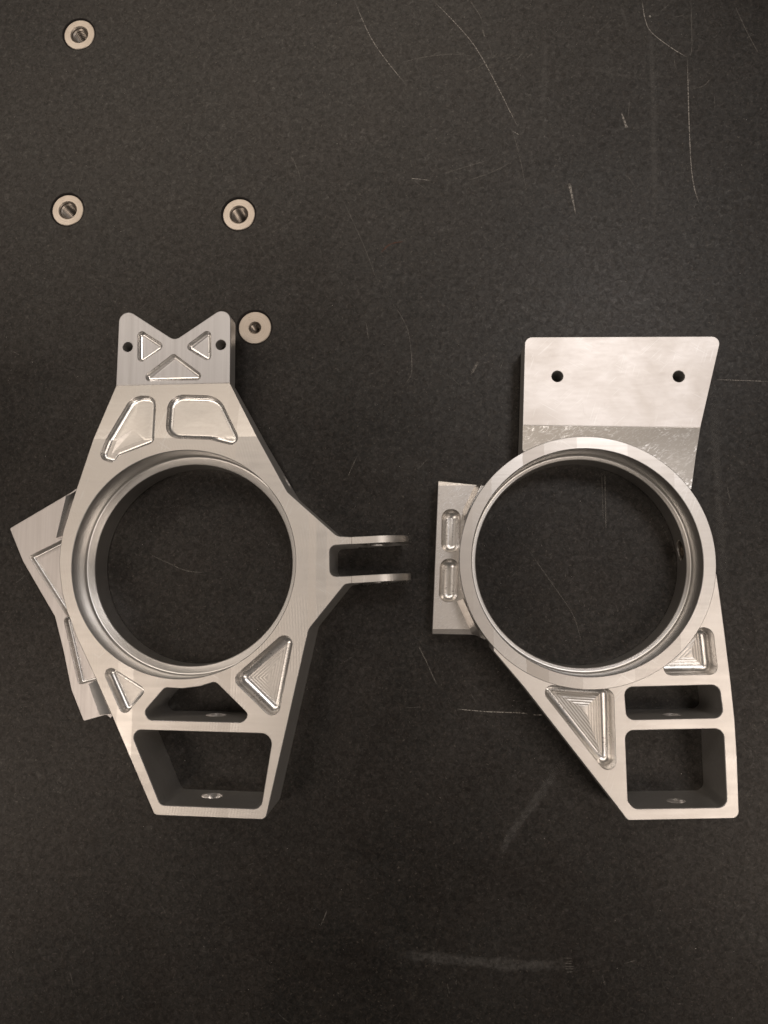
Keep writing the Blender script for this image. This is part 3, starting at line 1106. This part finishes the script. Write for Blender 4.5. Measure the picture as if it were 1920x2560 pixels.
A = lambda *p: Z(1.8433, 1000, 0, p)
Bz = lambda *p: Z(2.765, 700, 300, p)
F0 = lambda *p: Z(0.86406, 0, 0, p)
scratch(A((150, 0), (230, 80), (320, 180), (380, 270), (450, 400), (500, 500), (545, 590)), 2.2)
scratch(A((520, 605), (555, 740), (583, 880)), 1.7, M_SCRF)
scratch(A((520, 605), (550, 622)), 1.8)
scratch(A((1115, 0), (1130, 90), (1160, 150), (1250, 220), (1325, 265)), 2.0)
scratch(A((1325, 275), (1330, 500), (1340, 740), (1355, 860), (1378, 935)), 2.3)
scratch(A((1340, 0), (1345, 220), (1330, 260)), 1.4, M_SCRF)
scratch(A((0, 290), (120, 262), (250, 250), (350, 262)), 2.0, M_SCRF)
for k in range(9):
    u = 400 + k * 23
    scratch(A((u, 268 + random.uniform(-8, 8)), (u + 26, 250 + random.uniform(-6, 8))), 2.0, M_SCRF)
scratch(A((295, 335), (350, 315), (390, 290)), 1.6, M_SCRF)
scratch(A((1340, 412), (1400, 395), (1435, 355)), 1.6, M_SCRF)
scratch(A((780, 845), (795, 915), (810, 990)), 6.5, M_SCR, False, 1.5)
scratch(A((1020, 520), (1033, 555), (1045, 590)), 3.0, M_SCR, False, 7)
scratch(A((1058, 460), (1050, 550)), 1.4, M_SCRF)
scratch(A((1540, 20), (1600, 150), (1655, 250)), 1.5, M_SCRF)
scratch(A((900, 160), (970, 95)), 1.3, M_SCRF)
scratch(A((320, 0), (355, 50), (380, 95)), 2.6, M_SCRF)
scratch(A((50, 822), (95, 826), (140, 832)), 2.6, M_SCR, False, 1.2)
scratch(A((55, 825), (130, 880)), 1.5, M_SCRF)
scratch(A((200, 800), (400, 740)), 2.0, M_SCRF)
scratch(A((320, 830), (420, 795), (510, 750)), 2.0, M_SCRF)
scratch(A((380, 135), (388, 165), (400, 168)), 4, M_SCRF)
scratch(A((668, 170), (665, 360), (660, 560)), 17, M_SMEAR)
scratch(A((1150, 60), (1165, 400), (1170, 700), (1175, 1060)), 20, M_SMEAR)
scratch(A((860, 310), (1080, 360)), 12, M_SMEAR)
scratch(A((1020, 30), (1050, 145)), 12, M_SMEAR)
scratch([(885, 0), (925, 90), (965, 150), (1012, 208)], 2.0)
scratch([(728, 390), (742, 420), (752, 448)], 2.0, M_SCRF)
scratch(Bz((430, 540), (540, 780), (600, 920), (680, 1140)), 1.3, M_SCRF)
scratch(Bz((775, 1260), (840, 1360), (885, 1460), (905, 1590), (908, 1750), (840, 1860)), 1.5, M_SCRF)
scratch(Bz((700, 915), (760, 860), (850, 840)), 2.0, M_SCRR)
scratch(Bz((1320, 1760), (1370, 1670)), 6, M_SCRF)
scratch(Bz((1520, 1725), (1538, 1680)), 2, M_SCRF)
scratch(Bz((595, 1400), (612, 1520)), 1.4, M_SCRF)
scratch([(1790, 949), (1850, 951), (1920, 953.5)], 1.7)
scratch([(1783, 955), (1790, 1150), (1800, 1330), (1812, 1480)], 26, M_SMEAR)
scratch([(1818, 1215), (1823, 1240), (1829, 1250)], 1.4, M_SCRF)
C3 = lambda *p: Z(4.1475, 1060, 1500, p)
scratch(C3((345, 1130), (500, 1145), (700, 1160), (1000, 1170), (1075, 1183)), 2.0)
scratch(C3((1130, 1190), (1225, 1192)), 2.2)
scratch(C3((0, 580), (60, 720), (130, 880)), 1.5, M_SCRF)
scratch(C3((1050, 1052), (1145, 1052)), 10, M_SMEAR)
scratch(C3((0, 600), (-55, 480)), 1.3, M_SCRF)
C6 = lambda *p: Z(4.0225, 1060, 1150, p)
scratch(C6((1020, 860), (1180, 1090), (1350, 1330), (1500, 1560), (1570, 1780), (1590, 1850)), 1.3, M_SCRF)
for k in range(13):
    f = k / 12
    u = 1448 + 145 * f; v = 1500 + 34 * math.sin(math.pi * min(1, f * 1.15))
    scratch([(u, v), (u + random.uniform(-1, 2), v + random.uniform(5, 8))], 1.2, M_SCRF)
for k in range(9):
    f = k / 8
    scratch([(1330 + 95 * f, 1330 + 120 * f), (1331 + 95 * f, 1338 + 120 * f)], 1.1, M_SCRF)
C5 = lambda *p: Z(2.765, 160, 1080, p)
scratch(C5((590, 845), (720, 905), (850, 960), (985, 970)), 1.5, M_SCRF)
scratch([(1512, 1180), (1515, 1325)], 3, M_SCRF)
scratch([(1504, 1180), (1508, 1300)], 1.5, M_SCRF)
scratch([(1418, 1886), (1340, 2000), (1280, 2080), (1250, 2141)], 24, M_SMEAR)
scratch([(984, 2384), (1150, 2400), (1300, 2412), (1425, 2412)], 30, M_SMEAR)
for k in range(6):
    scratch([(1412 + random.uniform(-8, 6), 2396 + k * 6.5 + random.uniform(-2, 2)), (1436 + random.uniform(-6, 6), 2396 + k * 6.5)], 1.2, M_SCRF)
scratch([(893, 1140), (870, 1190)], 1.5, M_SCRF)
scratch([(1047, 1614), (1094, 1713)], 1.3, M_SCRF)
scratch([(1030, 880), (1028, 920)], 1.5, M_SCRF)
scratch([(205, 440), (195, 480)], 1.4, M_SCRF)
# a scatter of short hairline scuffs
for k in range(70):
    u, v = random.uniform(0, 1920), random.uniform(0, 2560)
    an = random.uniform(0, math.pi); L = random.uniform(6, 45)
    du, dv = math.cos(an) * L, math.sin(an) * L
    scratch([(u, v), (u + du * 0.5 + random.uniform(-2, 2), v + dv * 0.5), (u + du, v + dv)], random.uniform(0.7, 1.2), M_SCRF)

# loose swarf crumbs and dust
mb = MB()
for k in range(230):
    u, v = random.uniform(0, 1920), random.uniform(0, 2560)
    big = random.random() < 0.06
    r = random.uniform(0.10, 0.17) * MM * (2.0 if big else 1.0)
    if k == 0:
        u, v, r = 1625, 41, 0.75 * MM
    c = px(u, v, 0)
    n = 5
    a0 = random.uniform(0, 6)
    el = random.uniform(0.4, 1)
    ro = random.uniform(0, 3)
    ring = []
    for i in range(n):
        q = a0 + 2 * math.pi * i / n
        x, y = r * math.cos(q) * random.uniform(0.6, 1.1), r * el * math.sin(q)
        ring.append(Vector((c.x + x * math.cos(ro) - y * math.sin(ro), c.y + x * math.sin(ro) + y * math.cos(ro), 0.06 * MM)))
    ids = mb.ring(ring)
    t_ = len(mb.v); mb.v.append(Vector((c.x + random.uniform(-.3, .3) * r, c.y, 0.06 * MM + r * 0.7)))
    for i in range(n):
        mb.face((ids[i], ids[(i + 1) % n], t_))
dust = mb.build('swarf_dust', M_DUST, weld=False, smooth=5)
dust['kind'] = 'stuff'
dust['label'] = 'tiny bright metal crumbs and dust scattered over the dark granite'
dust['category'] = 'dust'
